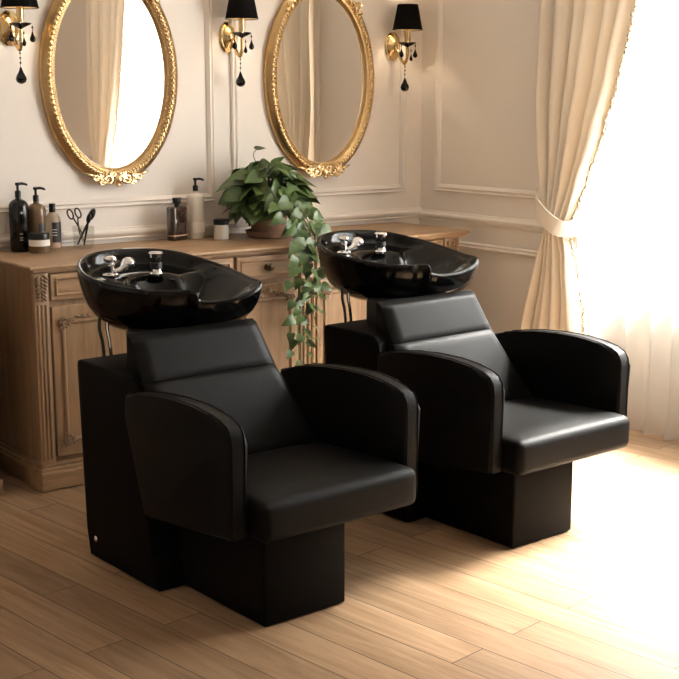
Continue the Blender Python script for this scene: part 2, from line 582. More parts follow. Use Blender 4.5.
def pilaster(x0, x1):
    bm = bmesh.new()
    B(bm, x0, x1, SF - .014, SF + .012, .106, .890, .003)
    n = 3
    w = (x1 - x0 - .014) / n
    for k in range(n):
        xx = x0 + .008 + w * (k + .5)
        tube(bm, [(xx, SF - .014, .125), (xx, SF - .014, .765)], w * .36, 8)
    p = finish('pilaster', bm, M['oak'], sb, True, 40)
    bm = bmesh.new()
    xc = (x0 + x1) / 2
    for k in range(7):
        zz = .876 - k * .0145
        w_ = (x1 - x0) * (.27 - .012 * k)
        for s in (-1, 1):
            ball(bm, (xc + s * w_, SF - .020 + .0006 * k, zz), .0150 - .0007 * k, 1, (1.25, .75, .50), Matrix.Rotation(s * .75, 4, 'Y'))
        ball(bm, (xc, SF - .024, zz - .006), .0085 - .0004 * k, 1, (.8, .9, 1.0))
    finish('carved_corbel', bm, M['carve'], p, True, 180)

pilaster(2.024, 2.088)
for x0, x1 in ((2.098, 2.535), (2.545, 2.964), (2.980, 3.312), (3.418, 3.806), (3.816, 4.200)):
    door(x0, x1); drawer(x0, x1)
pilaster(3.322, 3.408)
pilaster(4.208, 4.308)
# second cabinet, cut by the left edge
sc2 = thing('side_cabinet', 'wooden cabinet at the far left edge, beside the sideboard', 'cabinet', (0, 0, 0))
bm = bmesh.new(); B(bm, 1.25, 1.868, 4.732, 5.225, .078, .90); finish('body', bm, M['oak'], sc2)
bm = bmesh.new(); B(bm, 1.22, 1.878, 4.722, 5.228, 0, .066, .007); B(bm, 1.23, 1.868, 4.732, 5.228, .066, .080, .005); finish('plinth', bm, M['oak_h'], sc2)
bm = bmesh.new(); B(bm, 1.23, 1.880, 4.722, 5.235, .90, .925, .006); finish('top', bm, M['oak_h'], sc2)

# ------------------------------------------------------------------ shampoo chairs
def smooth(t):
    t = max(0, min(1, t)); return t * t * (3 - 2 * t)

def rounded_slab(u0, u1, v0, v1, z0, z1, r, crown=0.0, seg=5):
    bm = bmesh.new()
    B(bm, u0, u1, v0, v1, z0, z1, r, seg)
    return bm

def make_chair(label):
    t = thing('shampoo_chair', label, 'shampoo chair', (2.136, 3.003, 0), R(2.2), 'shampoo chairs with basins')
    # rear cabinet
    prof = [(.432, .005), (.886, .005), (.900, .10), (.932, .675), (.926, .692), (.910, .697), (.66, .697), (.625, .690), (.600, .668), (.590, .62), (.52, .30), (.490, .235)]
    bm = bmesh.new(); ext_profile(bm, prof, -.258, .275, .007)
    rc = finish('rear_cabinet', bm, M['panel'], t, True, 30)
    bm = bmesh.new()
    lathe(bm, [(0, 0), (.011, 0), (.011, .003), (.007, .006), (0, .006)], n=16, cap=False)
    bmesh.ops.transform(bm, matrix=Matrix.Translation((-.258, .836, .075)) @ Matrix.Rotation(-PI / 2, 4, 'Y'), verts=bm.verts)
    finish('bolt', bm, M['chrome'], rc, True)
    for uu, vv in ((-.23, .46), (-.23, .86), (.25, .46), (.25, .86), (-.13, .03), (.13, .03)):
        bm = bmesh.new(); lathe(bm, [(.014, 0), (.014, .010)], uu, vv, 0, 12); finish('foot', bm, M['rubber'], t)
    # pedestal under the seat
    bm = bmesh.new(); B(bm, -.158, .160, -.015, .46, .004, .300, .008, 3); finish('pedestal', bm, M['panel'], t, True, 30)
    # seat cushion: rounded block with crowned top
    bm = bmesh.new()
    nu, nv = 30, 26
    U0, U1, V0, V1 = -.196, .420, -.074, .47
    def seat_pt(i, j, top):
        a = i / nu; b = j / nv
        u = U0 + (U1 - U0) * a; v = V0 + (V1 - V0) * b
        return u, v
    B(bm, U0, U1, V0, V1, .284, .412, .030, 5)
    bmesh.ops.subdivide_edges(bm, edges=[e for e in bm.edges if e.calc_length() > .15], cuts=14, use_grid_fill=True)
    for w in bm.verts:
        if w.co.z > .37:
            a = (w.co.x - U0) / (U1 - U0); b = (w.co.y - V0) / (V1 - V0)
            w.co.z += .016 * max(0, 4 * a * (1 - a)) ** .6 * smooth(b / .18) * smooth((1 - b) / .1) - .020 * b
    finish('seat', bm, M['leather'], t, True, 180)
    # armrests, arched side panels
    outer = [(.002, .296), (.000, .580), (.005, .610), (.020, .633), (.055, .649), (.11, .660), (.20, .669), (.31, .669), (.42, .661), (.52, .647), (.60, .631), (.68, .610), (.68, .50), (.50, .250), (.47, .245)]
    c = outer
    for u0, u1 in ((-.266, -.200), (.420, .488)):
        c = outer if u0 > 0 else outer[:11] + [(.605, .55), (.50, .250), (.47, .245)]
        bm = bmesh.new(); ext_profile(bm, c, u0, u1, .016, 5)
        a = finish('armrest', bm, M['leather'], t, True, 40)
        bm = bmesh.new()
        for uu in (u0 + .011, u1 - .011):
            tube(bm, [(uu, v + (.0 if k > 2 else -.001), z + (.001 if k > 2 else 0)) for k, (v, z) in enumerate(c[:11])], .0018, 6)
        finish('piping', bm, M['leather'], a, True)
    # backrest: two padded sections on one reclined frame
    def back_section(z0, z1, ur0, ur1, ul0, ul1, name, seam):
        bm = bmesh.new()
        nz, nu_ = 14, 20
        th = .085
        n = Vector((0, -1, .57)).normalized()
        def grid(front):
            g = []
            for i in range(nz + 1):
                row = []
                for j in range(nu_ + 1):
                    a = i / nz; b = j / nu_
                    # round the rim by pulling the outer rows in
                    z = z0 + (z1 - z0) * a
                    u = (ul0 + (ul1 - ul0) * a) * (1 - b) + (ur0 + (ur1 - ur0) * a) * b
                    v = .400 + .57 * (z - .400)
                    ea = min(a, 1 - a) * (z1 - z0); eb = min(b, 1 - b) * .55
                    at_seam = (ea < eb) and ((a > .5) == (seam > .5))
                    e = min(ea, eb)
                    rr = .007 if at_seam else .022
                    pull = 0 if e >= rr else rr - math.sqrt(max(0, rr * rr - (rr - e) ** 2))
                    p = Vector((u, v, z))
                    if front:
                        p -= n * (pull * .8) - n * (.005 * max(0, 4 * a * (1 - a)) ** .5 * max(0, 4 * b * (1 - b)) ** .5)
                    else:
                        p.y = .672; p.z = z0 + (z1 - z0) * a
                    row.append(bm.verts.new(p))
                g.append(row)
            return g
        f = grid(True); k = grid(False)
        for i in range(nz):
            for j in range(nu_):
                bm.faces.new((f[i][j], f[i][j + 1], f[i + 1][j + 1], f[i + 1][j]))
                bm.faces.new((k[i][j], k[i + 1][j], k[i + 1][j + 1], k[i][j + 1]))
        for i in range(nz):
            for j in (0, nu_):
                bm.faces.new((f[i][j], f[i + 1][j], k[i + 1][j], k[i][j]))
        for j in range(nu_):
            for i in (0, nz):
                bm.faces.new((f[i][j], f[i][j + 1], k[i][j + 1], k[i][j]))
        return finish(name, bm, M['leather'], t, True, 50)
    back_section(.385, .668, .414, .322, -.198, -.210, 'backrest', 1)
    back_section(.670, .812, .322, .300, -.210, -.206, 'headrest_pad', 0)
    # support column under the basin
    bm = bmesh.new()
    B(bm, -.12, .26, .70, .84, .690, .800, .015, 2)
    finish('basin_support', bm, M['rubber'], t, True, 40)
    # hoses
    for (a, b, m_) in (((-.165, .905), (-.175, .98), M['rubber']), ((-.138, .905), (-.145, .97), M['chrome'])):
        bm = bmesh.new()
        tube(bm, catmull([(a[0], a[1], .694), (a[0] - .003, a[1] + .004, .75), (b[0], a[1] + .010, .80), (b[0] + .012, a[1] + .015, .86)], 6), .007 if m_ is M['chrome'] else .006, 10)
        finish('hose', bm, m_, t, True)
    # ---------------- basin
    zr = lambda v: .930 + .16 * (v - .66)
    pl = [(.056, .664, 0), (.030, .680, 0), (-.03, .690, 0), (-.10, .718, 0), (-.155, .768, 0), (-.195, .838, 0), (-.216, .92, 0), (-.206, 1.0, 0), (-.168, 1.09, 0),
          (-.10, 1.168, 0), (-.02, 1.210, 0), (.07, 1.224, 0), (.15, 1.216, 0), (.22, 1.190, 0), (.285, 1.140, 0), (.330, 1.03, 0),
          (.353, .92, 0), (.360, .82, 0), (.357, .74, 0), (.349, .690, .004), (.340, .670, .001), (.318, .658, -.010), (.272, .650, -.024), (.210, .648, -.035), (.150, .652, -.039), (.105, .657, -.038), (.076, .662, -.031), (.064, .660, -.010)]
    rim = catmull([(.085 + (u - .085) * (.965 if v > .7 else 1), v, zr(v) + d) for u, v, d in pl], 8, True)
    N = len(rim)
    cu, cv = .085, .90
    bm = bmesh.new()
    rings = []
    def ring(s, fz):
        r = []
        for p in rim:
            u = cu + (p.x - cu) * s; v = cv + (p.y - cv) * s
            r.append(bm.verts.new((u, v, fz(p, u, v))))
        rings.append(r)
    zbo = .768
    for s, g in ((.18, 1.0), (.38, .995), (.56, .955), (.72, .86), (.84, .72), (.92, .55), (.965, .38), (.992, .20), (1.004, .08)):
        ring(s, lambda p, u, v, g=g: p.z + (zbo - p.z) * g)
    ring(1.006, lambda p, u, v: p.z - .006)
    ring(1.000, lambda p, u, v: p.z + .001)
    ring(.982, lambda p, u, v: p.z + .005)
    ring(.960, lambda p, u, v: p.z + .003)
    ring(.948, lambda p, u, v: p.z - .004)
    def inner(s):
        # basin profile and deck profile mixed by how far to the rear the point lies
        q = (.948 - s) / .948
        gb = smooth(q / .62) ** .8
        def f(p, u, v):
            zin = .815
            zb = p.z - .004 + (zin - p.z) * gb
            w = smooth(((p.y - cv) / .30 - .15) / .5)
            deck = zr(v) - .046
            zd = deck + (zin - deck) * smooth((.50 - s) / .28)
            if s > .90: zd = p.z - .004 + (deck - p.z + .004) * smooth((.948 - s) / .05)
            return zb * (1 - w) + zd * w
        return f
    for s in (.935, .92, .90, .87, .82, .76, .70, .62, .54, .48, .42, .36, .30, .24, .16, .08):
        ring(s, inner(s))
    for a, b in zip(rings[:-1], rings[1:]):
        for i in range(N):
            j = (i + 1) % N
            bm.faces.new((a[i], a[j], b[j], b[i]))
    bm.faces.new(rings[0][::-1]); bm.faces.new(rings[-1])
    ba = finish('basin', bm, M['basin'], t, True, 180)
    bm = bmesh.new(); lathe(bm, [(.026, 0), (.026, .003), (.02, .005), (0, .004)], cu, cv, .815, 20, cap=False); finish('drain', bm, M['chrome'], ba, True)
    # mixer on the deck
    mu, mv = -.035, 1.075
    dz = zr(mv) - .046
    bm = bmesh.new()
    lathe(bm, [(0, 0), (.030, 0), (.030, .006), (.026, .010), (.014, .013), (0, .013)], mu, mv, dz - .002, 24, 1.15, .9, cap=False)
    lathe(bm, [(.014, .010), (.014, .036), (.018, .040), (.018, .044), (.010, .047)], mu, mv, dz, 20)
    lathe(bm, [(.012, .046), (.022, .052), (.024, .058), (.022, .066), (.012, .070), (0, .071)], mu, mv, dz, 20, cap=False)
    finish('mixer_tap', bm, M['chrome'], ba, True, 40)
    bm = bmesh.new()
    tube(bm, catmull([(mu + .01, mv - .01, dz + .012), (mu + .035, mv - .015, dz + .022), (mu + .052, mv - .012, dz + .030), (mu + .066, mv - .010, dz + .040)], 6), [.010] * 7 + [.013, .015, .017, .019, .020, .020, .020, .019, .018, .016, .010], 14)
    ball(bm, (mu + .068, mv - .010, dz + .040), .026, 3, (1, 1, .85))
    finish('spout', bm, M['chrome'], ba, True, 60)
    su, sv = .128, 1.030
    dz = zr(sv) - .046
    bm = bmesh.new()
    lathe(bm, [(.026, -.002), (.026, .006), (.022, .010), (.020, .014), (.0195, .058), (.022, .062), (.026, .066), (.027, .080), (.022, .085), (0, .086)], su, sv, dz, 24, cap=False)
    finish('hand_spray', bm, M['chrome'], ba, True, 40)
    bm = bmesh.new(); lathe(bm, [(.0215, .022), (.0215, .046)], su, sv, dz, 24); finish('grip', bm, M['rubber'], ba, True, 40)
    return t

chair = make_chair('black shampoo chair in the foreground, nearest, its basin over the left end of the sideboard')
chair2 = dup(chair)
d = Matrix.Rotation(R(2.2), 3, 'Z') @ Vector((1.082, -.006, 0))
chair2.location = Vector(chair.location) + d
chair2['label'] = 'black shampoo chair farther back on the right, beside the curtained window'

# ------------------------------------------------------------------ oval gilt mirrors
def make_mirror(cx, cz, label):
    t = thing('oval_mirror', label, 'mirror', (cx, WY, cz), 0, 'oval gilt mirrors')
    A, Bz = .341, .484                       # outer half axes
    N = 144
    # sweep profile: (inset from the outer edge, stand-off)
    prof = [(.012, 0), (.000, .010), (.000, .026), (.006, .032), (.014, .034), (.018, .040), (.030, .050), (.042, .048), (.050, .040), (.054, .040), (.060, .036), (.066, .024), (.070, .016)]
    def ell(inset, a):
        return (A - inset) * math.cos(a), (Bz - inset) * math.sin(a)
    bm = bmesh.new()
    loops = []
    for i in range(N):
        a = 2 * PI * i / N
        loops.append([bm.verts.new((ell(w, a)[0], -d_, ell(w, a)[1])) for w, d_ in prof])
    for i in range(N):
        p, q = loops[i], loops[(i + 1) % N]
        for k in range(len(prof) - 1):
            bm.faces.new((p[k], p[k + 1], q[k + 1], q[k]))
    finish('frame', bm, M['gold'], t, True, 60)
    # mirror glass
    bm = bmesh.new()
    ring = [bm.verts.new((*[ell(.064, 2 * PI * i / N)[0]], -.020, ell(.064, 2 * PI * i / N)[1])) for i in range(N)]
    bm.faces.new(ring)
    r2 = [bm.verts.new((v.co.x, -.004, v.co.z)) for v in ring]
    for i in range(N):
        bm.faces.new((ring[i], ring[(i + 1) % N], r2[(i + 1) % N], r2[i]))
    bm.faces.new(r2[::-1])
    finish('mirror_glass', bm, M['mirror'], t)
    # carved leaf band, slanted leaves all the way round
    random.seed(5)
    bm = bmesh.new()
    n = 120
    for i in range(n):
        a = 2 * PI * (i + .5) / n
        for k, (ins, off, r_, sl) in enumerate(((.032, .049, .0125, .75), (.044, .046, .0080, -.6))):
            x, z = ell(ins, a)
            tx, tz = -(A - ins) * math.sin(a), (Bz - ins) * math.cos(a)
            ang = math.atan2(tz, tx)
            rot = Matrix.Rotation(-(ang + sl + random.uniform(-.2, .2)), 4, 'Y')
            ball(bm, (x, -off - random.uniform(0, .003), z), r_, 1, (1.25, .42, .40), rot)
    finish('carved_leaves', bm, M['gold_leaf'], t, True, 180)
    bm = bmesh.new()
    n = 190
    for i in range(n):
        a = 2 * PI * i / n
        x, z = ell(.0585, a)
        ball(bm, (x, -.0385, z), .0042, 1)
    finish('beading', bm, M['gold_leaf'], t, True, 180)
    # leaf sprays either side of the upper crest
    for sx in (-1, 1):
        bm = bmesh.new()
        for k in range(9):
            a = R(46 + 4.2 * k)
            x, z = ell(.022 + .010 * (k % 2), a)
            ball(bm, (sx * x, -.054, z), .020 - .0006 * abs(k - 3), 1, (1.3, .6, .62), Matrix.Rotation(sx * (a + (.5 if k % 2 else -.4)) , 4, 'Y'))
        x, z = ell(.010, R(50))
        spiral(bm, (sx * x, z), .020, 1.5, sx, -.056, .0060, 0)
        finish('leaf_spray', bm, M['gold_leaf'], t, True, 50)
    # crests of scrolls and leaves
    for s in (-1, 1):
        bm = bmesh.new()
        z0 = s * (Bz - .022)
        for sx in (-1, 1):
            for (px, pz, r0, sg) in ((.034, .000, .026, 1), (.072, -.008, .017, -1), (.016, -.020, .014, 1), (.052, .016, .012, 1)):
                spiral(bm, (sx * px, z0 + s * pz), r0, 1.6, sx * sg * s, -.054, .0062, PI / 2)
            for k in range(6):
                a = .3 + k * .5
                ball(bm, (sx * (.030 + .060 * k / 6), -.056, z0 + s * (.020 - .034 * (k / 6) ** 2 - .01 * (k % 2))), .014 - .001 * k, 1, (1.3, .7, .55), Matrix.Rotation(-sx * s * a * .5, 4, 'Y'))
            ball(bm, (sx * .092, -.050, z0 - s * .020), .014, 1, (1.8, .5, .5), Matrix.Rotation(sx * s * .45, 4, 'Y'))
        ball(bm, (0, -.060, z0 + s * .004), .018, 2, (.8, .8, 1.3))
        ball(bm, (0, -.058, z0 + s * .028), .011, 2, (.9, .8, 1.0))
        B(bm, -.05, .05, -.052, -.030, z0 - .018, z0 + .014, .006)
        for v_ in bm.verts: v_.co.x *= 1.45
        finish('crest', bm, M['gold_leaf'], t, True, 50)
    return t

make_mirror(2.678, 1.682, 'oval gilt mirror on the left, above the bottles and the nearer chair')
make_mirror(3.850, 1.674, 'oval gilt mirror on the right, above the potted plant')

# ------------------------------------------------------------------ wall sconces
def make_sconce(x, dz, label):
    t = thing('wall_sconce', label, 'wall lamp', (x, WY, 1.865 + dz), 0, 'black shaded wall sconces')
    yy = -.125
    bm = bmesh.new()
    lathe(bm, [(.050, 0), (.052, .006), (.046, .012), (.040, .012), (.036, .018), (.028, .020), (.022, .026), (.012, .032), (0, .034)], n=32, sy=1.45, cap=False)
    bmesh.ops.transform(bm, matrix=Matrix.Rotation(PI / 2, 4, 'X'), verts=bm.verts)
    finish('back_plate', bm, M['brass'], t, True, 50)
    bm = bmesh.new()
    tube(bm, catmull([(0, -.028, -.010), (0, -.050, -.030), (0, -.080, -.076), (0, -.108, -.086), (0, -.124, -.060), (0, yy, -.010)], 8), .0085, 12)
    ball(bm, (0, -.104, -.088), .012, 2)
    finish('arm', bm, M['brass'], t, True)
    bm = bmesh.new()
    lathe(bm, [(0, -.022), (.012, -.014), (.040, -.001), (.047, .004), (.044, .007), (.012, .005), (0, .005)], 0, yy, .010, 28, cap=False)
    finish('drip_dish', bm, M['crystal'], t, True, 50)
    bm = bmesh.new(); lathe(bm, [(.0155, .012), (.0155, .100), (.012, .104), (.0, .104)], 0, yy, 0, 20); finish('candle_tube', bm, M['brass'], t, True, 40)
    bm = bmesh.new(); lathe(bm, [(.006, .100), (.014, .120), (.016, .135), (.010, .155), (0, .165)], 0, yy, 0, 16, cap=False); finish('bulb', bm, M['bulb'], t, True)
    bm = bmesh.new()
    lathe(bm, [(.078, .078), (.053, .207), (.0515, .207), (.0765, .078), (.078, .078)], 0, yy, 0, 40, cap=False)
    sh = finish('lamp_shade', bm, [M['shade'], M['shade_in']], t, True, 60)
    for p in sh.data.polygons:
        if p.normal.x * p.center.x + p.normal.y * (p.center.y - yy) < 0: p.material_index = 1
    bm = bmesh.new(); tube(bm, [(.078 * math.cos(2 * PI * i / 40), yy + .078 * math.sin(2 * PI * i / 40), .079) for i in range(40)], .0022, 6, True); finish('shade_trim', bm, M['shade'], sh, True)
    def drop(x_, y_, z_top, r, ln, beads, name='crystal_drop'):
        bm = bmesh.new()
        zz = z_top
        for k in range(beads):
            ball(bm, (x_, y_, zz - .006), .0050, 1, (.85, .85, 1.2)); zz -= .020
        d_ = []
        lathe(bm, [(0, 0), (r * .18, -ln * .10), (r * .45, -ln * .33), (r * .88, -ln * .58), (r, -ln * .72), (r * .82, -ln * .88), (r * .4, -ln * .97), (0, -ln)], x_, y_, zz, 12, cap=False)
        tube(bm, [(x_, y_, z_top + .004), (x_, y_, zz - .002)], .0011, 5)
        finish(name, bm, M['crystal'], t, True, 30)
    drop(0, yy + .018, -.100, .0235, .074, 3)
    drop(.050, yy - .004, .006, .0125, .048, 1)
    drop(-.046, yy - .008, .006, .0125, .048, 1)
    drop(0, yy - .030, -.020, .009, .040, 1)
    l = bpy.data.lights.new('bulb_light', 'POINT'); l.energy = 7.0; l.color = (1.0, .80, .57); l.shadow_soft_size = .016
    lo = bpy.data.objects.new('bulb_light', l); COL.objects.link(lo); lo.parent = t; lo.location = (0, yy, .178)
    return t

make_sconce(2.214, .005, 'black shaded wall sconce at the far left edge, left of both mirrors')
make_sconce(3.313, .000, 'black shaded wall sconce between the two oval mirrors')
make_sconce(4.330, -.018, 'black shaded wall sconce right of both mirrors, near the room corner')

# ------------------------------------------------------------------ curtains
def curtain_sheet(path_fn, z0, z1, ns, nz, th, bm=None):
    bm = bm or bmesh.new()
    g = []
    for i in range(nz + 1):
        z = z0 + (z1 - z0) * i / nz
        g.append([bm.verts.new(path_fn(j / ns, z)) for j in range(ns + 1)])
    for i in range(nz):
        for j in range(ns):
            bm.faces.new((g[i][j], g[i][j + 1], g[i + 1][j + 1], g[i + 1][j]))
    return bm, g

def interp(tab, z):
    if z <= tab[0][0]: return tab[0][1]
    for (a, fa), (b, fb) in zip(tab[:-1], tab[1:]):
        if z <= b:
            t = (z - a) / (b - a)
            t = t * t * (3 - 2 * t) * .35 + t * .65
            return fa + (fb - fa) * t
    return tab[-1][1]

# y of the window-side (lead) edge and of the wall-side edge, by height
LEAD = [(0, 3.84), (.50, 3.985), (.83, 4.045), (.97, 4.085), (1.10, 4.03), (1.16, 4.00), (1.44, 3.885), (1.66, 3.80), (2.0, 3.71), (2.5, 3.60), (2.72, 3.57)]
WALL_ = [(0, 4.44), (.45, 4.345), (.80, 4.262), (.97, 4.225), (1.15, 4.245), (1.57, 4.285), (2.03, 4.285), (2.72, 4.30)]

def make_drape(mirror_y=None):
    name_label = ('cream drape tied back beside the wall corner, right of the chairs' if mirror_y is None else
                  'cream drape at the far side of the window, seen only in the left mirror')
    t = thing('curtain', name_label, 'curtain', (0, 0, 0), 0, 'cream tied-back drapes')
    fy = (lambda y: y) if mirror_y is None else (lambda y: mirror_y - y)
    def f(s, z):
        yl, yw = interp(LEAD, z), interp(WALL_, z)
        y = yw + (yl - yw) * s
        wid = abs(yw - yl)
        tie = math.exp(-((z - .98) / .16) ** 2)
        amp = (.030 + .012 * min(1, wid / .6)) * (1 - .55 * tie)
        ph = s * 6.0 * 2 * PI + .5 * math.sin(z * 1.7 + s * 4)
        x = WX - .085 - amp * math.sin(ph) - .014 * (1 - tie) * math.sin(s * 23 + z * 1.1)
        x -= .030 * tie * math.sin(s * PI)
        y += .010 * math.cos(ph) * (1 - tie)
        return (min(x, WX - .012), fy(y), z)
    bm, g = curtain_sheet(f, 0.006, 2.72, 150, 70, 0)
    o = finish('drape', bm, M['curtain'], t, True, 180)
    sm = o.modifiers.new('thickness', 'SOLIDIFY'); sm.thickness = .003
    # braid along the leading edge
    bm = bmesh.new()
    random.seed(3)
    prev = None
    for k in range(330):
        z = .02 + 2.68 * k / 329
        p = Vector(f(1.0, z))
        rz_ = random.uniform(-.004, .004)
        ball(bm, (p.x + rz_ - .004, p.y + (-1 if mirror_y is None else 1) * random.uniform(-.004, .020 + .008 * math.sin(k * .9)), z), random.uniform(.005, .008), 1, (.6, 1.1, .9))
    finish('braid', bm, M['lace'], t, True, 180)
    # tie-back band
    bm = bmesh.new()
    path = catmull([(WX - .014, 4.305, 1.150), (WX - .075, 4.292, 1.130), (WX - .150, 4.235, 1.085), (WX - .175, 4.160, 1.030), (WX - .165, 4.085, .985), (WX - .110, 4.050, .975), (WX - .040, 4.060, .995), (WX - .020, 4.150, 1.040)], 8)
    n = len(path)
    rows = []
    for i, p in enumerate(path):
        w = .017 + .021 * smooth(i / 20)
        tan = (path[min(i + 1, n - 1)] - path[max(i - 1, 0)]).normalized()
        side = Vector((0, 0, 1)) - tan * tan.z
        side.normalize()
        out = side.cross(tan).normalized()
        rows.append([bm.verts.new((q.x, fy(q.y), q.z)) for q in (p + side * w + out * .004, p + side * w - out * .004, p - side * w - out * .004, p - side * w + out * .004)])
    for a, b in zip(rows[:-1], rows[1:]):
        for k in range(4):
            bm.faces.new((a[k], a[(k + 1) % 4], b[(k + 1) % 4], b[k]))
    bm.faces.new(rows[0]); bm.faces.new(rows[-1][::-1])
    finish('tieback', bm, M['curtain'], t, True, 50)
    bm = bmesh.new()
    ball(bm, (WX - .020, fy(4.305), 1.150), .017, 2)
    tube(bm, [(WX, fy(4.305), 1.150), (WX - .02, fy(4.305), 1.150)], .006, 8)
    finish('tieback_hook', bm, M['curtain'], t, True)
    return t
make_drape()
make_drape(5.72)

# sheer
def sheer_f(s, z):
    y = 4.096 - (4.096 - 1.61) * s
    e = smooth((4.096 - y) / .22)
    x = 4.585 + .115 * e
    ph = s * 2.465 / .125 * 2 * PI / 1.0
    a = .026 + .012 * (1 - z / 2.7)
    x += a * math.sin(ph + .7 * math.sin(s * 31)) * (.4 + .6 * e) + .010 * math.sin(s * 47 + z * .4)
    fl = max(0, .10 - z) / .10
    x -= .030 * fl * fl
    return (x, y + .012 * math.cos(ph) * (.5 + .5 * (1 - z / 2.7)), z)
bm, g = curtain_sheet(sheer_f, .008, 2.76, 420, 40, 0)
o = finish('sheer_curtain', bm, M['sheer'], None, True, 180)
tag(o, 'white sheer voile curtain hanging to the floor before the window', 'sheer curtain')

# ------------------------------------------------------------------ bottles on the sideboard
TZ = .9255
def pump_head(t, z, n, r=.013, side=(1, 0)):
    bm = bmesh.new()
    lathe(bm, [(r, 0), (r, .022), (r * .8, .026), (r * .42, .028), (r * .42, .046), (r * .8, .050), (r * .8, .060), (0, .062)], 0, 0, z, 20)
    tube(bm, [(-.004, 0, z + .055), (.020, -.004, z + .056), (.036, -.008, z + .052), (.040, -.009, z + .047)], [.0065, .006, .005, .004], 10)
    return finish('pump', bm, M['black_plastic'], t, True, 40)

def bottle_body(t, r, h, m, sx=1, sy=1, sh=.03, neck=.012, name='bottle_body', nk=.012):
    bm = bmesh.new()
    prof = [(0, 0), (r * .9, 0), (r, .006), (r, h - sh), (r * .97, h - sh * .72), (r * .85, h - sh * .40), (r * .62, h - sh * .15), (nk + .002, h), (nk, h + .002), (nk, h + neck), (0, h + neck)]
    lathe(bm, prof, 0, 0, 0, 32, sx, sy, cap=False)
    return finish(name, bm, m, t, True, 40)

def band(t, r, z0, z1, a0, a1, m, name='label', off=.0006, sx=1, sy=1):
    bm = bmesh.new()
    n = 24
    lo, hi = [], []
    for i in range(n + 1):
        a = a0 + (a1 - a0) * i / n
        x, y = (r + off) * math.cos(a) * sx, (r + off) * math.sin(a) * sy
        lo.append(bm.verts.new((x, y, z0))); hi.append(bm.verts.new((x, y, z1)))
    for i in range(n):
        bm.faces.new((lo[i], lo[i + 1], hi[i + 1], hi[i]))
    return finish(name, bm, m, t, True)

FRONT = R(-115)     # direction of the camera seen from the bottles
def lines(t, r, zs, w, m, off=.0012):
    for z in zs:
        band(t, r, z, z + .0028, FRONT + .20 - w, FRONT + .20 + w, m, 'print', off)

t = thing('pump_bottle', 'tall glossy black pump bottle, leftmost on the sideboard', 'bottle', (2.184, 5.165, TZ), 0, 'toiletry bottles on the sideboard')
body = bottle_body(t, .042, .226, M['black_bottle'], sh=.034)
pump_head(t, .236, t)
bm = bmesh.new()
for (w, h) in ((.006, .0012), (.0012, .006)):
    vsq = [bm.verts.new((x, -.0008, z)) for x, z in ((-w, -h), (w, -h), (w, h), (-w, h))]
    bm.faces.new(vsq)
bmesh.ops.transform(bm, matrix=Matrix.Rotation(FRONT + PI / 2 + .3, 4, 'Z') @ Matrix.Translation((0, -.0424, .170)), verts=bm.verts)
finish('cross_mark', bm, M['print'], body)
lines(body, .042, (.052, .062, .078), .16, M['print'])

t = thing('pump_bottle', 'brown pump bottle with black pump, beside the tall black bottle', 'bottle', (2.274, 5.185, TZ), 0, 'toiletry bottles on the sideboard')
body = bottle_body(t, .041, .202, M['amber'], sh=.032)
pump_head(t, .212, t)
band(body, .041, .045, .118, FRONT + .2, FRONT + 1.0, M['label_black'])

t = thing('lotion_bottle', 'small pale amber bottle with black cap, beside the scissors tumbler', 'bottle', (2.348, 5.185, TZ), 0, 'toiletry bottles on the sideboard')
body = bottle_body(t, .035, .160, M['clear_amber'], sh=.055, nk=.012)
bm = bmesh.new(); lathe(bm, [(.0145, .160), (.0145, .196), (.013, .198), (0, .198)], 0, 0, 0, 24); finish('cap', bm, M['black_plastic'], t, True, 40)
band(body, .035, .030, .118, FRONT - .1, FRONT + 1.5, M['label_black'])
band(body, .035, .006, .026, FRONT - .1, FRONT + 1.5, M['label_pink'])
lines(body, .035, (.060, .072, .084), .3, M['print'])

def jar(x, y, r, h, mb, label, band_m=None, group='cream jars on the sideboard', lid=.30):
    t = thing('cream_jar', label, 'jar', (x, y, TZ), 0, group)
    bm = bmesh.new(); lathe(bm, [(0, 0), (r * .94, 0), (r, .004), (r, h * (1 - lid)), (0, h * (1 - lid))], 0, 0, 0, 32, cap=False); bd = finish('jar_body', bm, mb, t, True, 40)
    bm = bmesh.new(); lathe(bm, [(r * .96, h * (1 - lid)), (r * 1.0, h * (1 - lid) + .001), (r * 1.0, h - .004), (r * .95, h), (0, h)], 0, 0, 0, 32); finish('lid', bm, M['black_plastic'], t, True, 40)
    if band_m:
        band(bd, r, h * .36, h * (1 - lid) - .002, 0, 2 * PI, band_m)
    return t
jar(2.235, 5.080, .044, .084, M['amber'], 'squat brown jar with white band and black lid', M['label_white'])
jar(3.140, 5.060, .036, .094, M['white_plastic'], 'small white jar with black lid, beside the potted plant', None, lid=.27)

t = thing('glass_bottle', 'dark square-shouldered bottle with black cap and pinkish band', 'bottle', (2.952, 5.145, TZ), R(20), 'toiletry bottles on the sideboard')
bm = bmesh.new(); B(bm, -.050, .050, -.026, .026, 0, .158, .010, 3); body = finish('bottle_body', bm, M['amber_dark'], t, True, 40)
bm = bmesh.new(); lathe(bm, [(.012, .156), (.012, .170), (.018, .171), (.021, .196), (.020, .198), (0, .198)], 0, 0, 0, 24); finish('cap', bm, M['black_plastic'], t, True, 40)
bm = bmesh.new(); B(bm, -.0508, .0508, -.0268, .0268, .014, .034, .010, 3); finish('label', bm, M['label_pink'], body, True, 40)

t = thing('pump_bottle', 'tall white pump bottle with black pump, left of the plant', 'bottle', (3.066, 5.165, TZ), 0, 'toiletry bottles on the sideboard')
body = bottle_body(t, .041, .214, M['white_plastic'], sh=.022)
pump_head(t, .224, t)
band(body, .042, .030, .080, FRONT - .5, FRONT + 1.1, M['label_white'])

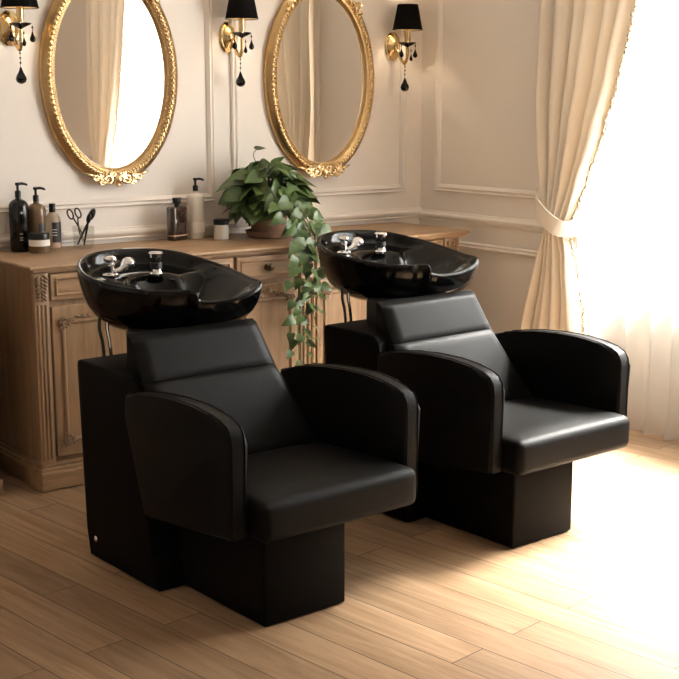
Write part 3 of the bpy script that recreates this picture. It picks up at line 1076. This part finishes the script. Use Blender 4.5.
# tumbler with tools
TX, TY = 2.462, 5.120
t = thing('glass_tumbler', 'clear square glass tumbler holding scissors and brushes', 'tumbler', (TX, TY, TZ))
bm = bmesh.new()
def sq(a, z): return [bm.verts.new((x * a, y * a, z)) for x, y in ((-1, -1), (1, -1), (1, 1), (-1, 1))]
r0, r1, r2, r3 = sq(.035, 0), sq(.037, .098), sq(.034, .098), sq(.032, .010)
for a, b in ((r0, r1), (r1, r2), (r2, r3)):
    for i in range(4): bm.faces.new((a[i], a[(i + 1) % 4], b[(i + 1) % 4], b[i]))
bm.faces.new(r0[::-1]); bm.faces.new(r3)
finish('tumbler', bm, M['glass'], t)

def orient(o, base, tip):
    d = (Vector(tip) - Vector(base)).normalized()
    o.location = base
    o.rotation_euler = d.to_track_quat('Z', 'Y').to_euler()
def scissors(base, tip, label, ring, spread, rz=0):
    t = thing('scissors', label, 'scissors', (0, 0, 0), 0, 'hairdressing tools in the tumbler')
    for s in (-1, 1):
        bm = bmesh.new()
        tube(bm, [(s * .001, s * .0015, 0), (s * .004, s * .0015, .06), (-s * .003, s * .0015, .095)], [.001, .0035, .004], 8)
        bl = finish('blade', bm, M['bronze'], t, True)
        bm = bmesh.new()
        pts = [(-s * .003, s * .0015, .095), (-s * (.003 + spread * .5), s * .0015, .125)]
        tube(bm, pts, .0035, 8)
        cx_, cz_ = -s * (.003 + spread), .125 + ring * 1.25
        tube(bm, [(cx_ + ring * .8 * math.cos(2 * PI * k / 20), s * .0015, cz_ + ring * 1.3 * math.sin(2 * PI * k / 20)) for k in range(20)], .0036, 8, True)
        finish('handle', bm, M['black_plastic'], t, True)
    orient(t, base, tip)
    t.rotation_euler.rotate_axis('Z', rz)
    return t
scissors((TX + .004, TY + .000, TZ + .014), (TX - .038, TY + .004, TZ + .15), 'black handled hair scissors leaning left in the glass tumbler', .017, .018, R(38))
def brush(base, tip, label, hl, r):
    t = thing('hair_brush', label, 'brush', (0, 0, 0), 0, 'hairdressing tools in the tumbler')
    bm = bmesh.new(); tube(bm, [(0, 0, 0), (0, 0, .05), (0, 0, hl)], [.0035, .0050, .0045], 10); finish('handle', bm, M['black_plastic'], t, True)
    bm = bmesh.new(); ball(bm, (0, 0, hl + r * 1.15), r, 3, (.95, .55, 1.35)); finish('brush_head', bm, M['black_plastic'], t, True)
    orient(t, base, tip)
brush((TX - .008, TY - .018, TZ + .014), (TX + .024, TY - .018, TZ + .15), 'small black brush leaning right in the tumbler, shorter of two', .100, .017)
brush((TX - .022, TY + .018, TZ + .014), (TX + .056, TY + .020, TZ + .15), 'larger black brush leaning right in the tumbler, taller of two', .122, .023)

# ------------------------------------------------------------------ potted plant
random.seed(11)
PX, PY = 3.370, 5.005
t = thing('potted_plant', 'leafy green trailing plant in brown pot on the sideboard', 'plant', (PX, PY, TZ))
bm = bmesh.new(); lathe(bm, [(0, 0), (.085, 0), (.100, .006), (.110, .030), (.112, .034), (.104, .034), (.096, .010), (0, .010)], 0, 0, 0, 36, cap=False); finish('saucer', bm, M['terracotta'], t, True, 40)
bm = bmesh.new(); lathe(bm, [(0, .011), (.070, .011), (.078, .018), (.100, .140), (.108, .142), (.110, .168), (.102, .170), (.094, .150), (0, .148)], 0, 0, 0, 36, cap=False); finish('pot', bm, M['terracotta'], t, True, 40)
bm = bmesh.new(); lathe(bm, [(.094, .150), (.05, .158), (0, .160)], 0, 0, 0, 24, cap=False); finish('soil', bm, M['soil'], t, True)

LEAF = [(0, 0), (.16, .30), (-.02, .46), (.10, .52), (.30, .50), (.52, .40), (.76, .22), (1.0, 0)]
def leaf(bm, pos, direction, normal, L, fold=.18, curl=.30):
    d = Vector(direction).normalized()
    n = Vector(normal)
    n = (n - d * n.dot(d))
    if n.length < 1e-4: n = d.orthogonal()
    n.normalize()
    s = d.cross(n)
    prof = [(-.06, .0), (-.11, .16), (-.06, .31), (.08, .41), (.26, .43), (.46, .36), (.66, .235), (.84, .105), (1.0, .0)]
    mid, lft, rgt = [], [], []
    for x, w in prof:
        z = -curl * max(0, x) ** 2
        xm = max(0.0, x) if x < 0 else x
        mid.append(bm.verts.new(Vector(pos) + d * (xm * L) + n * (z * L)))
        if w > 0:
            lft.append(bm.verts.new(Vector(pos) + d * (x * L) + s * (w * L) + n * ((z + fold * w) * L)))
            rgt.append(bm.verts.new(Vector(pos) + d * (x * L) - s * (w * L) + n * ((z + fold * w) * L)))
    for side in (lft, rgt):
        bm.faces.new((mid[0], mid[1], side[0]))
        for k in range(len(side) - 1):
            bm.faces.new((mid[k + 1], mid[k + 2], side[k + 1], side[k]))
        bm.faces.new((mid[-2], mid[-1], side[-1]))

bmL = bmesh.new(); bmS = bmesh.new()
for k in range(175):
    az = random.uniform(0, 2 * PI)
    el = math.asin(random.uniform(-.35, 1.0))
    rr = random.uniform(.65, 1.0)
    p = Vector((math.cos(az) * math.cos(el) * .182 * rr, math.sin(az) * math.cos(el) * .165 * rr, .190 + math.sin(el) * .165 * rr))
    if p.z < .06: p.z = .06
    out = Vector((math.cos(az), math.sin(az), 0))
    d = (out * 1.0 + Vector((random.uniform(-1.0, 1.0), random.uniform(-1.0, 1.0), -.55 + .5 * math.sin(el) + random.uniform(-.55, .55)))).normalized()
    if p.x < -.12 and p.z < .13: continue
    if WY - (PY + p.y) < .09: p.y = WY - PY - .09
    nrm = out * .55 * math.cos(el) + Vector((random.uniform(-.7, .7), -.15 + random.uniform(-.6, .6), .6))
    leaf(bmL, p, d, nrm, random.uniform(.078, .118), random.uniform(.05, .30), random.uniform(.1, .5))
    tube(bmS, catmull([(p.x * .15, p.y * .15, .155), (p.x * .55, p.y * .55, p.z * .7 + .07), tuple(p)], 4), .0022, 5)
tube(bmS, catmull([(0, .02, .16), (-.03, .02, .30), (-.06, .03, .385), (-.035, .04, .415)], 5), .0022, 5)
leaf(bmL, (-.035, .04, .415), (.8, 0, .25), (0, -.3, 1), .06)
fo = finish('foliage', bmL, M['leaf'], t, True, 180)
finish('stems', bmS, M['stem'], t, True)
# trailing vines over the front edge
bmL = bmesh.new(); bmS = bmesh.new()
fy_ = 4.590 - PY
def vine(path, n, L0, L1, seed, spread=.05):
    random.seed(seed)
    pts = catmull(path, 10)
    tube(bmS, pts, .0028, 6)
    for k in range(n):
        q = pts[int((k + .5) / n * (len(pts) - 1))]
        s = 1 if k % 2 else -1
        off = Vector((s * random.uniform(.012, spread), random.uniform(-.035, .0), random.uniform(-.02, .02)))
        d = Vector((s * random.uniform(.4, 1.0), random.uniform(-.5, .0), random.uniform(-.9, -.1)))
        L = L0 + (L1 - L0) * k / n
        leaf(bmL, Vector(q) + off, d, (random.uniform(-.9, .9), -.8, random.uniform(.1, 1.3)), L * random.uniform(.8, 1.15), random.uniform(.05, .3), random.uniform(.1, .5))
        tube(bmS, [tuple(q), tuple(Vector(q) + off)], .0016, 5)
vine([(0, -.05, .17), (-.03, -.14, .19), (-.06, -.28, .13), (-0.107, fy_, .03), (-0.117, fy_ - .015, -.10), (-0.127, fy_ - .012, -.25), (-0.127, fy_ - .005, -.40), (-0.112, fy_, -.56)], 44, .088, .046, 21, .060)
vine([(.03, -.05, .17), (.01, -.14, .19), (-.01, -.28, .13), (-0.047, fy_, .03), (-0.062, fy_ - .010, -.12), (-0.082, fy_ - .010, -.26), (-0.097, fy_ - .004, -.42)], 32, .088, .050, 22, .058)
vine([(.06, -.04, .17), (.05, -.12, .20), (.010, -.25, .15), (-0.032, fy_, .05), (-0.037, fy_ - .010, -.08), (-0.042, fy_ - .010, -.20), (-0.042, fy_ - .004, -.32)], 24, .085, .050, 23, .050)
finish('vine_leaves', bmL, M['leaf'], t, True, 180)
finish('vine_stems', bmS, M['stem'], t, True)
